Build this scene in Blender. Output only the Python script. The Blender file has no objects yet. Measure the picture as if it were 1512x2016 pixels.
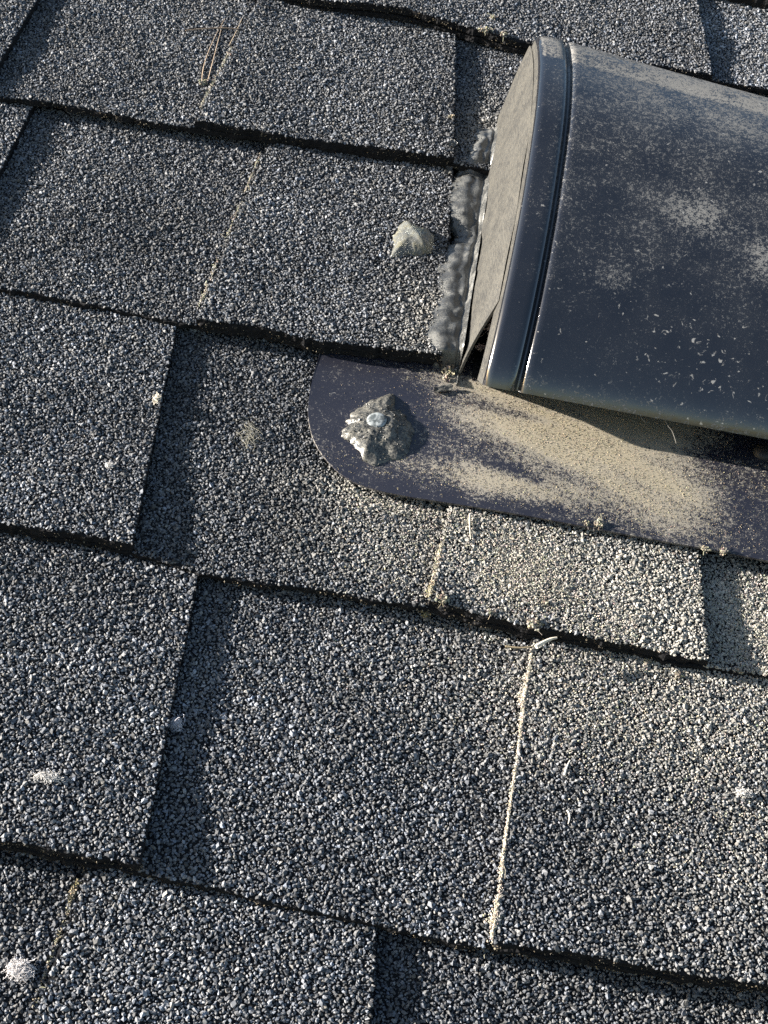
import bpy, math, numpy as np
from mathutils import Matrix, Vector
rng = np.random.default_rng(11)
sc = bpy.context.scene
COL = sc.collection
# ------------------------------------------------------------------ roof frame, camera, sky, sun, exposure
PITCH = math.radians(20)
RM = Matrix.Translation((0, 0, 3.2)) @ Matrix.Rotation(PITCH, 4, 'X')      # roof frame (u along courses, v up the slope, h out) -> world
CR = np.array([[.982630, .146156, .114355], [.185576, -.775454, -.603517], [.000469, .614255, -.789107]])
CC = np.array([-.0003, -.490997, .505812])
FPX = 2807.6
cam = bpy.data.cameras.new('camera'); camo = bpy.data.objects.new('camera', cam); COL.objects.link(camo)
M = Matrix.Identity(4)
for i in range(3):
    M[i][0], M[i][1], M[i][2], M[i][3] = CR[0][i], -CR[1][i], -CR[2][i], CC[i]
camo.matrix_world = RM @ M
cam.sensor_fit = 'VERTICAL'; cam.sensor_height = 36; cam.lens = FPX / 2016 * 36
cam.clip_start = .01; cam.clip_end = 2000
sc.camera = camo
SUN_E, SUN_A = math.radians(12.6), math.radians(3.0)                        # height over the roof plane, swing from the course line
S = Vector((-math.cos(SUN_E) * math.cos(SUN_A), math.cos(SUN_E) * math.sin(SUN_A), math.sin(SUN_E)))
SW = (RM.to_3x3() @ S).normalized()
sun = bpy.data.lights.new('sun', 'SUN'); sun.energy = 5.0; sun.angle = math.radians(.53); sun.color = (1, .935, .84)
suno = bpy.data.objects.new('sun', sun); COL.objects.link(suno)
suno.rotation_euler = SW.to_track_quat('Z', 'Y').to_euler()
w = bpy.data.worlds.new('World'); sc.world = w; w.use_nodes = True
nt = w.node_tree; nt.nodes.clear()
sky = nt.nodes.new('ShaderNodeTexSky'); sky.sky_type = 'NISHITA'; sky.sun_disc = False
sky.sun_elevation = math.asin(SW.z); sky.sun_rotation = math.atan2(SW.x, SW.y)
bg = nt.nodes.new('ShaderNodeBackground'); bg.inputs[1].default_value = .053
wo = nt.nodes.new('ShaderNodeOutputWorld')
nt.links.new(sky.outputs[0], bg.inputs[0]); nt.links.new(bg.outputs[0], wo.inputs[0])
sc.view_settings.view_transform = 'Standard'; sc.view_settings.look = 'None'
sc.view_settings.exposure = 2.15; sc.view_settings.gamma = 1
sc.render.engine = 'CYCLES'
sc.cycles.use_denoising = False
sc.cycles.max_bounces = 6

# ------------------------------------------------------------------ small maths
def at(x, y, h=0.0):
    """photo pixel -> (u, v) in metres on the sheet at height h (metres) over the roof plane"""
    d = np.array([(x - 756) / FPX, (y - 1008) / FPX, 1.0]) @ CR
    s = (h - CC[2]) / d[2]
    return np.array([CC[0] + s * d[0], CC[1] + s * d[1]])
def to_px(u, v, h):
    c = np.stack([u - CC[0], v - CC[1], h - CC[2]], -1) @ CR.T
    return 756 + FPX * c[..., 0] / c[..., 2], 1008 + FPX * c[..., 1] / c[..., 2], c[..., 2]
def hash3(i, j, k, s):
    n = (i.astype(np.int64) * 374761393 + j.astype(np.int64) * 668265263 + k.astype(np.int64) * 2147483647 + s * 974634277) & 0xffffffff
    n = ((n ^ (n >> 13)) * 1274126177) & 0xffffffff
    n = ((n ^ (n >> 16)) * 2246822519) & 0xffffffff
    return ((n ^ (n >> 15)) & 0xffff) / 65535.0
def noise(x, y, z=0.0, s=0):
    """value noise, 0..1"""
    x, y, z = np.broadcast_arrays(np.asarray(x, float), np.asarray(y, float), np.asarray(z, float))
    i, j, k = np.floor(x), np.floor(y), np.floor(z)
    f, g, e = x - i, y - j, z - k
    f, g, e = f * f * (3 - 2 * f), g * g * (3 - 2 * g), e * e * (3 - 2 * e)
    r = 0
    for a in (0, 1):
        for b in (0, 1):
            for c in (0, 1):
                r = r + hash3(i + a, j + b, k + c, s) * (f if a else 1 - f) * (g if b else 1 - g) * (e if c else 1 - e)
    return r
def fbm(x, y, z=0.0, s=0, o=3):
    r, a, t = 0, 1.0, 0
    for q in range(o):
        r = r + a * noise(x * 2 ** q, y * 2 ** q, np.asarray(z) * 2 ** q, s + q); t += a; a *= .5
    return r / t
def sstep(a, b, x):
    t = np.clip((x - a) / (b - a), 0, 1); return t * t * (3 - 2 * t)

# ------------------------------------------------------------------ mesh helpers
class MB:
    """collects vertices and faces of one mesh; colours per vertex in 'tint'"""
    def __init__(self): self.v, self.f, self.c, self.n = [], [], [], 0
    def add(self, V, F, mat=0, col=(.1, .1, .1, 1), smooth=False):
        V = np.asarray(V, float).reshape(-1, 3); F = np.asarray(F, np.int64)
        c = np.asarray(col, float)
        if c.ndim == 1: c = np.tile(c, (len(V), 1))
        if c.shape[1] == 3: c = np.c_[c, np.ones(len(c))]
        self.v.append(V); self.c.append(c); self.f.append((F + self.n, mat, smooth)); self.n += len(V)
    def mesh(self, name, origin=(0, 0, 0)):
        V = np.concatenate(self.v) - np.asarray(origin)
        me = bpy.data.meshes.new(name)
        me.vertices.add(len(V)); me.vertices.foreach_set('co', V.astype(np.float32).ravel())
        li = np.concatenate([f.ravel() for f, m, s in self.f])
        tot = np.concatenate([np.full(len(f), f.shape[1]) for f, m, s in self.f])
        mi = np.concatenate([np.full(len(f), m) for f, m, s in self.f])
        sm = np.concatenate([np.full(len(f), s) for f, m, s in self.f])
        me.loops.add(len(li)); me.loops.foreach_set('vertex_index', li.astype(np.int32))
        me.polygons.add(len(tot))
        me.polygons.foreach_set('loop_start', np.r_[0, np.cumsum(tot)[:-1]].astype(np.int32))
        me.polygons.foreach_set('material_index', mi.astype(np.int32))
        me.polygons.foreach_set('use_smooth', sm.astype(bool))
        at_ = me.attributes.new('tint', 'FLOAT_COLOR', 'POINT')
        at_.data.foreach_set('color', np.concatenate(self.c).astype(np.float32).ravel())
        me.update(calc_edges=True); me.validate()
        return me
def put(name, mb, mats, parent=None, origin=None, label=None, cat=None, group=None, kind=None):
    """one mesh object; origin in roof coordinates"""
    if origin is None:
        V = np.concatenate(mb.v); origin = np.array([*(V.min(0) + V.max(0))[:2] / 2, V[:, 2].min()])
    me = mb.mesh(name, origin)
    for m in mats: me.materials.append(m)
    o = bpy.data.objects.new(name, me); COL.objects.link(o)
    L = Matrix.Translation(Vector([float(q) for q in origin]))
    if parent is None: o.matrix_world = RM @ L
    else:
        o.parent = parent; o.matrix_basis = Matrix.Translation(Vector([float(q) for q in origin]) - Vector(parent['_o']))
    o['_o'] = [float(q) for q in origin]
    tag(o, label, cat, group, kind)
    return o
def tag(o, label=None, cat=None, group=None, kind=None):
    for k, q in (('label', label), ('category', cat), ('group', group), ('kind', kind)):
        if q: o[k] = q
    return o
def root(name, origin, label, cat, group=None):
    o = bpy.data.objects.new(name, None); COL.objects.link(o); o.empty_display_size = .02
    o.matrix_world = RM @ Matrix.Translation(Vector([float(q) for q in origin])); o['_o'] = [float(q) for q in origin]
    return tag(o, label, cat, group)
def grid_faces(nr, nc, off=0):
    i = np.arange(nr - 1)[:, None] * nc + np.arange(nc - 1)[None]
    return np.stack([i, i + 1, i + nc + 1, i + nc], -1).reshape(-1, 4) + off
def tube(mb, P, R, n=5, mat=0, col=(.3, .3, .3), smooth=True):
    P = np.asarray(P, float); R = np.broadcast_to(np.asarray(R, float), (len(P),))
    T = np.gradient(P, axis=0); T /= np.linalg.norm(T, axis=1)[:, None] + 1e-12
    a = np.cross(T, [0.13, .37, .92]); a /= np.linalg.norm(a, axis=1)[:, None] + 1e-12
    b = np.cross(T, a); th = np.arange(n) * 2 * math.pi / n
    V = P[:, None] + R[:, None, None] * (a[:, None] * np.cos(th)[None, :, None] + b[:, None] * np.sin(th)[None, :, None])
    F = []
    for i in range(len(P) - 1):
        for j in range(n): F.append((i * n + j, i * n + (j + 1) % n, (i + 1) * n + (j + 1) % n, (i + 1) * n + j))
    mb.add(V.reshape(-1, 3), F, mat, col, smooth)
    for e, d in ((0, -1), (len(P) - 1, 1)):
        o = np.array([V[e][j] for j in range(n)])[::d]
        mb.add(o, [list(range(n))], mat, col if np.ndim(col) == 1 else col[0], False)
PHI = (1 + 5 ** .5) / 2
ICO_V = np.array([(-1, PHI, 0), (1, PHI, 0), (-1, -PHI, 0), (1, -PHI, 0), (0, -1, PHI), (0, 1, PHI), (0, -1, -PHI), (0, 1, -PHI), (PHI, 0, -1), (PHI, 0, 1), (-PHI, 0, -1), (-PHI, 0, 1)]) / math.hypot(1, PHI)
ICO_F = np.array([(0, 11, 5), (0, 5, 1), (0, 1, 7), (0, 7, 10), (0, 10, 11), (1, 5, 9), (5, 11, 4), (11, 10, 2), (10, 7, 6), (7, 1, 8), (3, 9, 4), (3, 4, 2), (3, 2, 6), (3, 6, 8), (3, 8, 9), (4, 9, 5), (2, 4, 11), (6, 2, 10), (8, 6, 7), (9, 8, 1)])
HEX_V = np.array([(x, y, z) for z in (-1, 1) for y in (-1, 1) for x in (-1, 1)]) / 1.45
HEX_F = np.array([(0, 2, 3, 1), (4, 5, 7, 6), (0, 1, 5, 4), (2, 6, 7, 3), (0, 4, 6, 2), (1, 3, 7, 5)])
OCT_V = np.array([(1, 0, 0), (-1, 0, 0), (0, 1, 0), (0, -1, 0), (0, 0, 1), (0, 0, -1.)])
OCT_F = np.array([(0, 2, 4), (2, 1, 4), (1, 3, 4), (3, 0, 4), (2, 0, 5), (1, 2, 5), (3, 1, 5), (0, 3, 5)])
_h = np.arange(5) * math.pi * .4
GEM_V = np.r_[np.c_[np.cos(_h), np.sin(_h), .25 * np.cos(2 * _h)], [(0.12, 0, .82), (-.12, 0.05, -.82)]]
GEM_F = np.array([(i, (i + 1) % 5, 5) for i in range(5)] + [((i + 1) % 5, i, 6) for i in range(5)])
TET_V = np.array([(1, 0, -.4), (-.5, .87, -.4), (-.5, -.87, -.4), (0, 0, .9)]); TET_F = np.array([(0, 1, 3), (1, 2, 3), (2, 0, 3), (0, 2, 1)])
def grains(mb, P, size, col, shape='ico', mat=0, tilt=.55, flat=.62, jit=.28, smooth=False):
    """P centres (N,3), size (N,) half length; angular crushed grains"""
    N = len(P)
    if not N: return
    BV, BF = {'ico': (ICO_V, ICO_F), 'hex': (HEX_V, HEX_F), 'oct': (OCT_V, OCT_F), 'gem': (GEM_V, GEM_F), 'tet': (TET_V, TET_F)}[shape]
    V = BV[None] * (1 + jit * rng.normal(size=(N, len(BV), 1))) + rng.normal(size=(N, len(BV), 3)) * jit * .3
    sx = np.stack([np.ones(N), rng.uniform(.62, .95, N), flat * rng.uniform(.75, 1.3, N)], -1) * size[:, None]
    V = V * sx[:, None]
    a = rng.uniform(0, 2 * math.pi, N); b = rng.normal(0, tilt, N); c = rng.normal(0, tilt, N)
    ca, sa, cb, sb, cc, sc_ = np.cos(a), np.sin(a), np.cos(b), np.sin(b), np.cos(c), np.sin(c)
    x, y, z = V[..., 0], V[..., 1], V[..., 2]
    x, z = x * cb[:, None] + z * sb[:, None], -x * sb[:, None] + z * cb[:, None]
    y, z = y * cc[:, None] - z * sc_[:, None], y * sc_[:, None] + z * cc[:, None]
    x, y = x * ca[:, None] - y * sa[:, None], x * sa[:, None] + y * ca[:, None]
    V = np.stack([x, y, z], -1) + P[:, None]
    F = BF[None] + (np.arange(N) * len(BV))[:, None, None]
    mb.add(V.reshape(-1, 3), F.reshape(-1, BF.shape[1]), mat, np.repeat(col, len(BV), 0), smooth)

# ------------------------------------------------------------------ materials
class NT:
    def __init__(self, name):
        self.m = bpy.data.materials.new(name); self.m.use_nodes = True
        self.t = self.m.node_tree; self.b = self.t.nodes['Principled BSDF']
    def n(self, typ, **kw):
        o = self.t.nodes.new('ShaderNode' + typ)
        for k, v in kw.items():
            if k.startswith('i_'):
                o.inputs[k[2:].replace('_', ' ')].default_value = v
            else: setattr(o, k, v)
        return o
    def l(self, a, b): self.t.links.new(a, b)
    def obj(self): return self.n('TexCoord').outputs['Object']
    def noise(self, vec, scale, detail=3, rough=.55):
        o = self.n('TexNoise', i_Scale=scale, i_Detail=detail, i_Roughness=rough); self.l(vec, o.inputs['Vector']); return o.outputs['Fac']
    def ramp(self, x, lo, hi, a=0.0, b=1.0):
        o = self.n('MapRange', interpolation_type='SMOOTHSTEP'); o.inputs[1].default_value = lo; o.inputs[2].default_value = hi
        o.inputs[3].default_value = a; o.inputs[4].default_value = b; self.l(x, o.inputs[0]); return o.outputs[0]
    def math(self, op, a, b):
        o = self.n('Math', operation=op)
        for i, q in enumerate((a, b)):
            if isinstance(q, (int, float)): o.inputs[i].default_value = q
            else: self.l(q, o.inputs[i])
        return o.outputs[0]
    def mix(self, f, a, b):
        o = self.n('Mix', data_type='RGBA')
        for i, q in ((0, f), (6, a), (7, b)):
            if isinstance(q, (int, float)): o.inputs[i].default_value = q
            elif isinstance(q, tuple): o.inputs[i].default_value = q if len(q) == 4 else (*q, 1)
            else: self.l(q, o.inputs[i])
        return o.outputs[2]
    def tint(self): return self.n('Attribute', attribute_name='tint').outputs
    def bump(self, h, strength, dist):
        o = self.n('Bump', i_Strength=strength, i_Distance=dist); self.l(h, o.inputs['Height']); self.l(o.outputs[0], self.b.inputs['Normal']); return o
    def set(self, **kw):
        for k, v in kw.items():
            k = k.replace('_', ' ')
            if isinstance(v, (int, float)): self.b.inputs[k].default_value = v
            elif isinstance(v, tuple): self.b.inputs[k].default_value = v if len(v) == 4 else (*v, 1)
            else: self.l(v, self.b.inputs[k])
        return self.m
# crushed mineral granules, one colour per granule
t = NT('mineral_granules'); o = t.obj()
M_GRAN = t.set(Base_Color=t.mix(t.ramp(t.noise(o, 2600, 2), .3, .7, 0, .3), t.tint()[0], (.05, .055, .065)), Roughness=.68, Specular_IOR_Level=.3)
# asphalt coating between the granules and on the cut edges
t = NT('asphalt_coating'); o = t.obj()
vo = t.n('TexVoronoi', i_Scale=520.0); t.l(o, vo.inputs['Vector'])
ac = t.mix(t.noise(o, 700, 4), (.006, .006, .007), (.022, .022, .024))
t.bump(t.math('SUBTRACT', 1.0, vo.outputs['Distance']), .6, .0012)
M_ASPH = t.set(Base_Color=ac, Roughness=.9, Specular_IOR_Level=.1)
# far shingles where single granules are too small to matter
t = NT('granule_surface'); o = t.obj()
vo = t.n('TexVoronoi', i_Scale=760.0); t.l(o, vo.inputs['Vector'])
sp = t.n('SeparateColor'); t.l(vo.outputs['Color'], sp.inputs[0])
hgt = t.math('MULTIPLY', t.ramp(vo.outputs['Distance'], .75, .1), t.ramp(sp.outputs[1], 0, 1, .5, 1.0))
t.bump(hgt, 1.0, .0016)
M_FAR = t.set(Base_Color=t.mix(t.ramp(sp.outputs[0], .3, 1.0), (.026, .027, .030), (.105, .108, .118)), Roughness=.8)
# loose dust grains, colour per grain
t = NT('dust_grains'); M_DUST = t.set(Base_Color=t.tint()[0], Roughness=.95, Specular_IOR_Level=.1)
def dusty_metal(name, base, rough, fine, dustc, lo, hi, amt, spec, film_amt, coat):
    """dark painted sheet metal with dust; tint.r = how thick the dust lies"""
    t = NT(name); o = t.obj(); r = t.n('SeparateColor'); t.l(t.tint()[0], r.inputs[0])
    big = t.noise(o, 45, 4, .6); fn = t.noise(o, fine, 2, .6); md = t.noise(o, fine * .32, 4, .65)
    s = t.math('ADD', t.math('MULTIPLY', fn, .5), t.math('MULTIPLY', md, .5))
    s = t.math('ADD', s, t.math('MULTIPLY', t.math('SUBTRACT', big, .5), .25))
    s = t.math('ADD', s, t.math('MULTIPLY', t.math('SUBTRACT', r.outputs[0], .5), .6))
    f = t.math('MULTIPLY', t.ramp(s, lo, hi), t.ramp(r.outputs[0], .45, .85, amt, 1.0))
    dc = t.mix(r.outputs[1], dustc, (.28, .242, .172))
    fl_ = t.n('TexNoise', i_Scale=300.0, i_Detail=3.0, i_Roughness=.6, i_Distortion=.6); t.l(o, fl_.inputs['Vector'])
    speck = t.ramp(t.math('ADD', fl_.outputs['Fac'], t.math('MULTIPLY', r.outputs[2], .16)), .70, .77)
    film = t.math('MULTIPLY', t.math('MULTIPLY', t.ramp(big, .25, .8), t.ramp(fn, .3, .7, .55, 1.0)), t.ramp(r.outputs[0], .25, .6, .02, film_amt))
    col = t.mix(speck, t.mix(t.math('MAXIMUM', f, film), base, dc), (.24, .235, .225))
    t.bump(t.math('ADD', t.math('MULTIPLY', f, .5), t.math('MULTIPLY', t.noise(o, 60, 2), 1.2)), .25, .0006)
    return t.set(Base_Color=col, Roughness=t.ramp(t.math('MAXIMUM', f, t.math('MULTIPLY', big, .18)), 0, 1, rough, .92), Specular_IOR_Level=spec, Coat_Weight=t.ramp(f, 0, .6, coat, 0), Coat_Roughness=.07)
M_HOOD = dusty_metal('dusty_black_paint', (.0068, .0074, .0105), .12, 1500, (.165, .163, .158), .47, .62, .55, .9, .15, .7)
M_FLANGE = dusty_metal('speckled_black_paint', (.014, .015, .024), .34, 1500, (.25, .235, .215), .44, .61, .8, .6, .06, .0)
# scuffed dusty end wall
t = NT('scuffed_dusty_paint'); o = t.obj()
mp = t.n('Mapping'); mp.inputs['Scale'].default_value = (1, .10, 1); t.l(o, mp.inputs[0])
st = t.noise(mp.outputs[0], 2600, 3); bl = t.math('ADD', t.math('MULTIPLY', t.noise(o, 70, 4), .5), t.math('MULTIPLY', t.noise(o, 1500, 2), .5))
f = t.math('ADD', t.math('MULTIPLY', st, .55), t.math('MULTIPLY', bl, .45))
t.bump(st, .5, .0005)
M_WALL = t.set(Base_Color=t.mix(t.ramp(f, .42, .57), (.012, .0118, .011), (.052, .049, .041)), Roughness=.6)
t = NT('dark_metal_inside'); M_INNER = t.set(Base_Color=(.012, .012, .013), Roughness=.6)
# cured sealant
t = NT('cured_sealant'); o = t.obj()
n1 = t.noise(o, 160, 4); n2 = t.noise(o, 1500, 2)
t.bump(t.math('ADD', n1, t.math('MULTIPLY', n2, .2)), .25, .0007)
dirt = t.ramp(t.math('ADD', t.math('MULTIPLY', n1, .55), t.math('MULTIPLY', n2, .45)), .42, .62)
M_SEAL = t.set(Base_Color=t.mix(dirt, (.040, .041, .041), (.105, .105, .099)), Roughness=t.ramp(dirt, 0, 1, .2, .5), Coat_Weight=.12, Coat_Roughness=.25, Specular_IOR_Level=.6)
t = NT('gritty_sealant'); o = t.obj()
n1 = t.noise(o, 260, 5); n2 = t.noise(o, 1300, 3)
t.bump(t.math('ADD', n1, t.math('MULTIPLY', n2, .3)), .6, .0010)
M_GRIT = t.set(Base_Color=t.mix(t.ramp(t.math('ADD', t.math('MULTIPLY', n1, .5), t.math('MULTIPLY', n2, .5)), .4, .62), (.026, .028, .029), (.14, .133, .115)), Roughness=.34)
t = NT('clear_sealant'); o = t.obj()
n1 = t.noise(o, 200, 3)
t.bump(n1, .5, .001)
M_CLEAR = t.set(Base_Color=t.mix(t.ramp(n1, .4, .7), (.52, .53, .50), (.62, .59, .44)), Roughness=.10, Transmission_Weight=.78, IOR=1.41)
t = NT('galvanised_nail'); o = t.obj()
M_NAIL = t.set(Base_Color=t.mix(t.ramp(t.noise(o, 420, 4), .4, .62), (.09, .105, .11), (.33, .355, .36)), Roughness=.5, Metallic=.35)
t = NT('dry_needle'); M_NEEDLE = t.set(Base_Color=t.tint()[0], Roughness=.6)
t = NT('pale_fibre'); M_FIBRE = t.set(Base_Color=t.tint()[0], Roughness=.9)
t = NT('dry_debris'); o = t.obj()
M_DEB = t.set(Base_Color=t.mix(t.noise(o, 900, 3), (.20, .16, .11), (.55, .47, .34)), Roughness=.85)
t = NT('roof_underlay'); M_DECK = t.set(Base_Color=(.02, .02, .021), Roughness=.9)
t = NT('lawn'); o = t.obj(); M_LAWN = t.set(Base_Color=t.mix(t.noise(o, 3, 5), (.03, .05, .015), (.06, .08, .03)), Roughness=.95)
mm = .001

# ------------------------------------------------------------------ the setting: ground and roof deck
mb = MB(); g = 900.0
me = bpy.data.meshes.new('ground'); me.from_pydata([(-g, -g, 0), (g, -g, 0), (g, g, 0), (-g, g, 0)], [], [(0, 1, 2, 3)]); me.materials.append(M_LAWN)
go = bpy.data.objects.new('ground', me); COL.objects.link(go); go['kind'] = 'structure'; go['label'] = 'lawn far below the roof'
mb = MB()
X0, X1, Y0, Y1 = -2.6, 2.6, -2.2, 2.2
mb.add([(X0, Y0, -.008), (X1, Y0, -.008), (X1, Y1, -.008), (X0, Y1, -.008), (X0, Y0, -.03), (X1, Y0, -.03), (X1, Y1, -.03), (X0, Y1, -.03)],
       [(0, 1, 2, 3), (7, 6, 5, 4), (0, 4, 5, 1), (1, 5, 6, 2), (2, 6, 7, 3), (3, 7, 4, 0)])
ROOF = put('roof', mb, [M_DECK], origin=(0, 0, 0), label='sloping roof of charcoal granule shingles laid in courses', kind='structure')

# ------------------------------------------------------------------ shingle courses
EXP, BH, TH, TT = .143, .0074, .003, .0041       # exposure, height at the butt edge, base thickness, tab thickness
HE = .009
EDGE = {-1: [(1440, -12), (1512, 4)],
        0: [(609, 3), (797, 30), (897, 57), (1010, 87)],
        1: [(0, 187), (99, 197), (231, 221), (364, 245), (500, 262), (632, 283), (764, 301), (890, 318)],
        2: [(0, 562), (185, 597), (370, 634), (514, 654), (614, 676), (750, 694), (860, 706)],
        3: [(0, 1041), (250, 1080), (393, 1122), (694, 1171), (850, 1196), (1012, 1235), (1207, 1275), (1369, 1309), (1512, 1330)],
        4: [(0, 1665), (159, 1695), (271, 1717), (496, 1762), (752, 1820), (948, 1863), (1104, 1884), (1512, 1950)]}
EV = {k: np.array([at(x, y, HE) for x, y in p]) for k, p in EDGE.items()}
def vlow(k, u):
    u = np.asarray(u, float)
    if k in EV:
        a = EV[k]; b = np.r_[[(-.7, (2 - k) * EXP)], a, [(.75, (2 - k) * EXP)]] if k not in (-1,) else np.r_[[(-.7, a[0, 1])], a, [(.75, a[-1, 1])]]
        if k == 4 or k == 3: b[0, 1] = a[0, 1]; b[-1, 1] = a[-1, 1]
        v = np.interp(u, b[:, 0], b[:, 1])
    else: v = np.full(u.shape, (2 - k) * EXP - .004)
    return v + (noise(u * 60, k * 7.3, s=3) - .5) * .0016
def line(p, q, h=.010):
    a, b = at(*p, h), at(*q, h)
    def f(v):
        t = np.clip((np.asarray(v) - b[1]) / (a[1] - b[1]), -.35, 1.5); return b[0] + (a[0] - b[0]) * t
    return f
def const(c): return lambda v: np.full(np.shape(v), float(c))
UA, UB = -.62, .66
TABS = {-3: [(const(-.35), const(-.15)), (const(.08), const(.27))], -2: [(const(-.50), const(-.30)), (const(-.12), const(.10)), (const(.31), const(.5))],
        -1: [(const(-.40), const(-.22)), (const(-.02), const(.36))],
        0: [(const(-.60), const(-.34)), (const(-.125), line((1376, 0), (1403, 150)))],
        1: [(const(-.45), line((66, 0), (-4, 130))), (line((480, 45), (388, 236)), line((900, 70), (893, 302))), (const(.20), const(.40))],
        2: [(const(-.48), line((52, 213), (-6, 340))), (line((512, 308), (388, 630)), line((893, 340), (868, 700)))],
        3: [(const(-.42), line((343, 652), (262, 1074))), (line((887, 985), (843, 1188)), line((1381, 1120), (1391, 1314))), (const(.33), const(.5))],
        4: [(const(-.40), line((388, 1140), (272, 1724))), (line((1047, 1285), (968, 1868)), const(.29))],
        5: [(const(-.45), const(-.26)), (line((157, 1733), (52, 2040)), line((742, 1838), (733, 2040))), (const(.20), const(.42))],
        6: [(const(-.30), const(-.10)), (const(.05), const(.26))], 7: [(const(-.45), const(-.22)), (const(-.02), const(.15)), (const(.3), const(.5))]}
WALL_U = .0218                        # where the vent's end wall meets the roof
def wav(k, u, v):
    return (fbm(u * 22, v * 22, k * 3.1, 5) - .5) * .0028
def h_base(k, u, v):
    d = v - vlow(k, u)
    return BH * (1 - d / EXP) + wav(k, u, v)
def h_tab(k, u, v, i=0):
    d = v - vlow(k, u)
    return h_base(k, u, v) + TT + (noise(u * 30, v * 25, k * 5 + i, 9) - .4) * .0012 * sstep(.12, 0, d) + (noise(u * 13, k * 3.0 + i, 0, 10) - .3) * .0030 * sstep(.05, 0, d)
def in_tab(k, u, v):
    r = np.full(np.shape(u), -1)
    for i, (a, b) in enumerate(TABS[k]): r = np.where((u > a(v)) & (u < b(v)), i, r)
    return r
def course_of(u, v):
    r = np.full(np.shape(u), 7)
    for k in range(7, -4, -1): r = np.where(v >= vlow(k, u), k, r)
    return r
def surf(u, v):
    """height of the shingle surface at a point"""
    k = int(course_of(np.array([u]), np.array([v]))[0])
    i = int(in_tab(k, np.array([u]), np.array([v]))[0])
    return float(h_tab(k, np.array([u]), np.array([v]), i)[0] if i >= 0 else h_base(k, np.array([u]), np.array([v]))[0])
def pt(x, y, lift=0.0):
    """photo pixel -> point on the shingles there"""
    h = .006
    for _ in range(4):
        u, v = at(x, y, h); h = surf(u, v)
    return np.array([u, v, h + lift])
DUSTS = [((1130, 1140), .085, .030, 1.0), ((1330, 1230), .050, .035, 1.0), ((1480, 1250), .035, .04, .9), ((1270, 1400), .085, .035, .55), ((1480, 1600), .05, .09, .30),
         ((790, 985), .05, .012, .75), ((930, 1050), .03, .02, .7), ((850, 640), .022, .03, .5), ((700, 1040), .04, .02, .3), ((960, 250), .015, .03, .4)]
DUSTS = [(at(*c, .006), a, b, q) for c, a, b, q in DUSTS]
def dust(u, v):
    r = 0
    for c, a, b, q in DUSTS: r = np.maximum(r, q * np.exp(-((u - c[0]) / a) ** 2 - ((v - c[1]) / b) ** 2))
    return r
def granule_colour(N, light, u, v, k, seed):
    r = rng.random(N); L = np.where(r < .36, rng.uniform(.050, .10, N), np.where(r < .88, rng.uniform(.10, .185, N), rng.uniform(.185, .28, N)))
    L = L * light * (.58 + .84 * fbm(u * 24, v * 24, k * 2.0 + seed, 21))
    w_ = rng.normal(0, .05, N)
    c = np.stack([L * (.96 + w_), L * (.995 + w_ * .3), L * (1.08 - w_)], -1)
    d = np.clip(dust(u, v) * (1.5 * fbm(u * 55, v * 55, 3, 31) + .4), 0, 1) * rng.uniform(.65, 1.0, N)
    dc = np.array([.42, .395, .345])[None] * rng.uniform(.7, 1.2, (N, 1))
    return np.clip(c * (1 - d[:, None]) + dc * d[:, None], .01, .8), d
PITCHG = .00120
def scatter(mb, inside, hf, k, light, box, seed):
    """lay granules over one shingle surface"""
    x0, x1, y0, y1 = box
    p = PITCHG
    gx, gy = np.meshgrid(np.arange(x0, x1, p), np.arange(y0, y1, p * .9))
    gx = gx + (np.arange(len(gx)) % 2 * .5 * p)[:, None]
    u = (gx + rng.uniform(-.5, .5, gx.shape) * p).ravel(); v = (gy + rng.uniform(-.5, .5, gx.shape) * p).ravel()
    sel = near(u, v) > rng.random(len(u)); u, v = u[sel], v[sel]
    ok = inside(u, v); u, v = u[ok], v[ok]
    if not len(u): return
    c, d = granule_colour(len(u), light, u, v, k, seed)
    size = np.clip(rng.lognormal(math.log(.00074), .27, len(u)), .00036, .00135)
    h = hf(u, v) + size * rng.uniform(-.1, .6, len(u))
    grains(mb, np.c_[u, v, h], size, c, 'gem', 0, .5, .82, .17)
def near(u, v):
    """1 in and around the picture, falling to 0 beyond: single granules only there"""
    px, py, z = to_px(u, v, np.full(np.shape(u), .006))
    return sstep(210, 110, np.maximum(np.maximum(-px, px - 1512), np.maximum(-py, py - 2016)))
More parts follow.
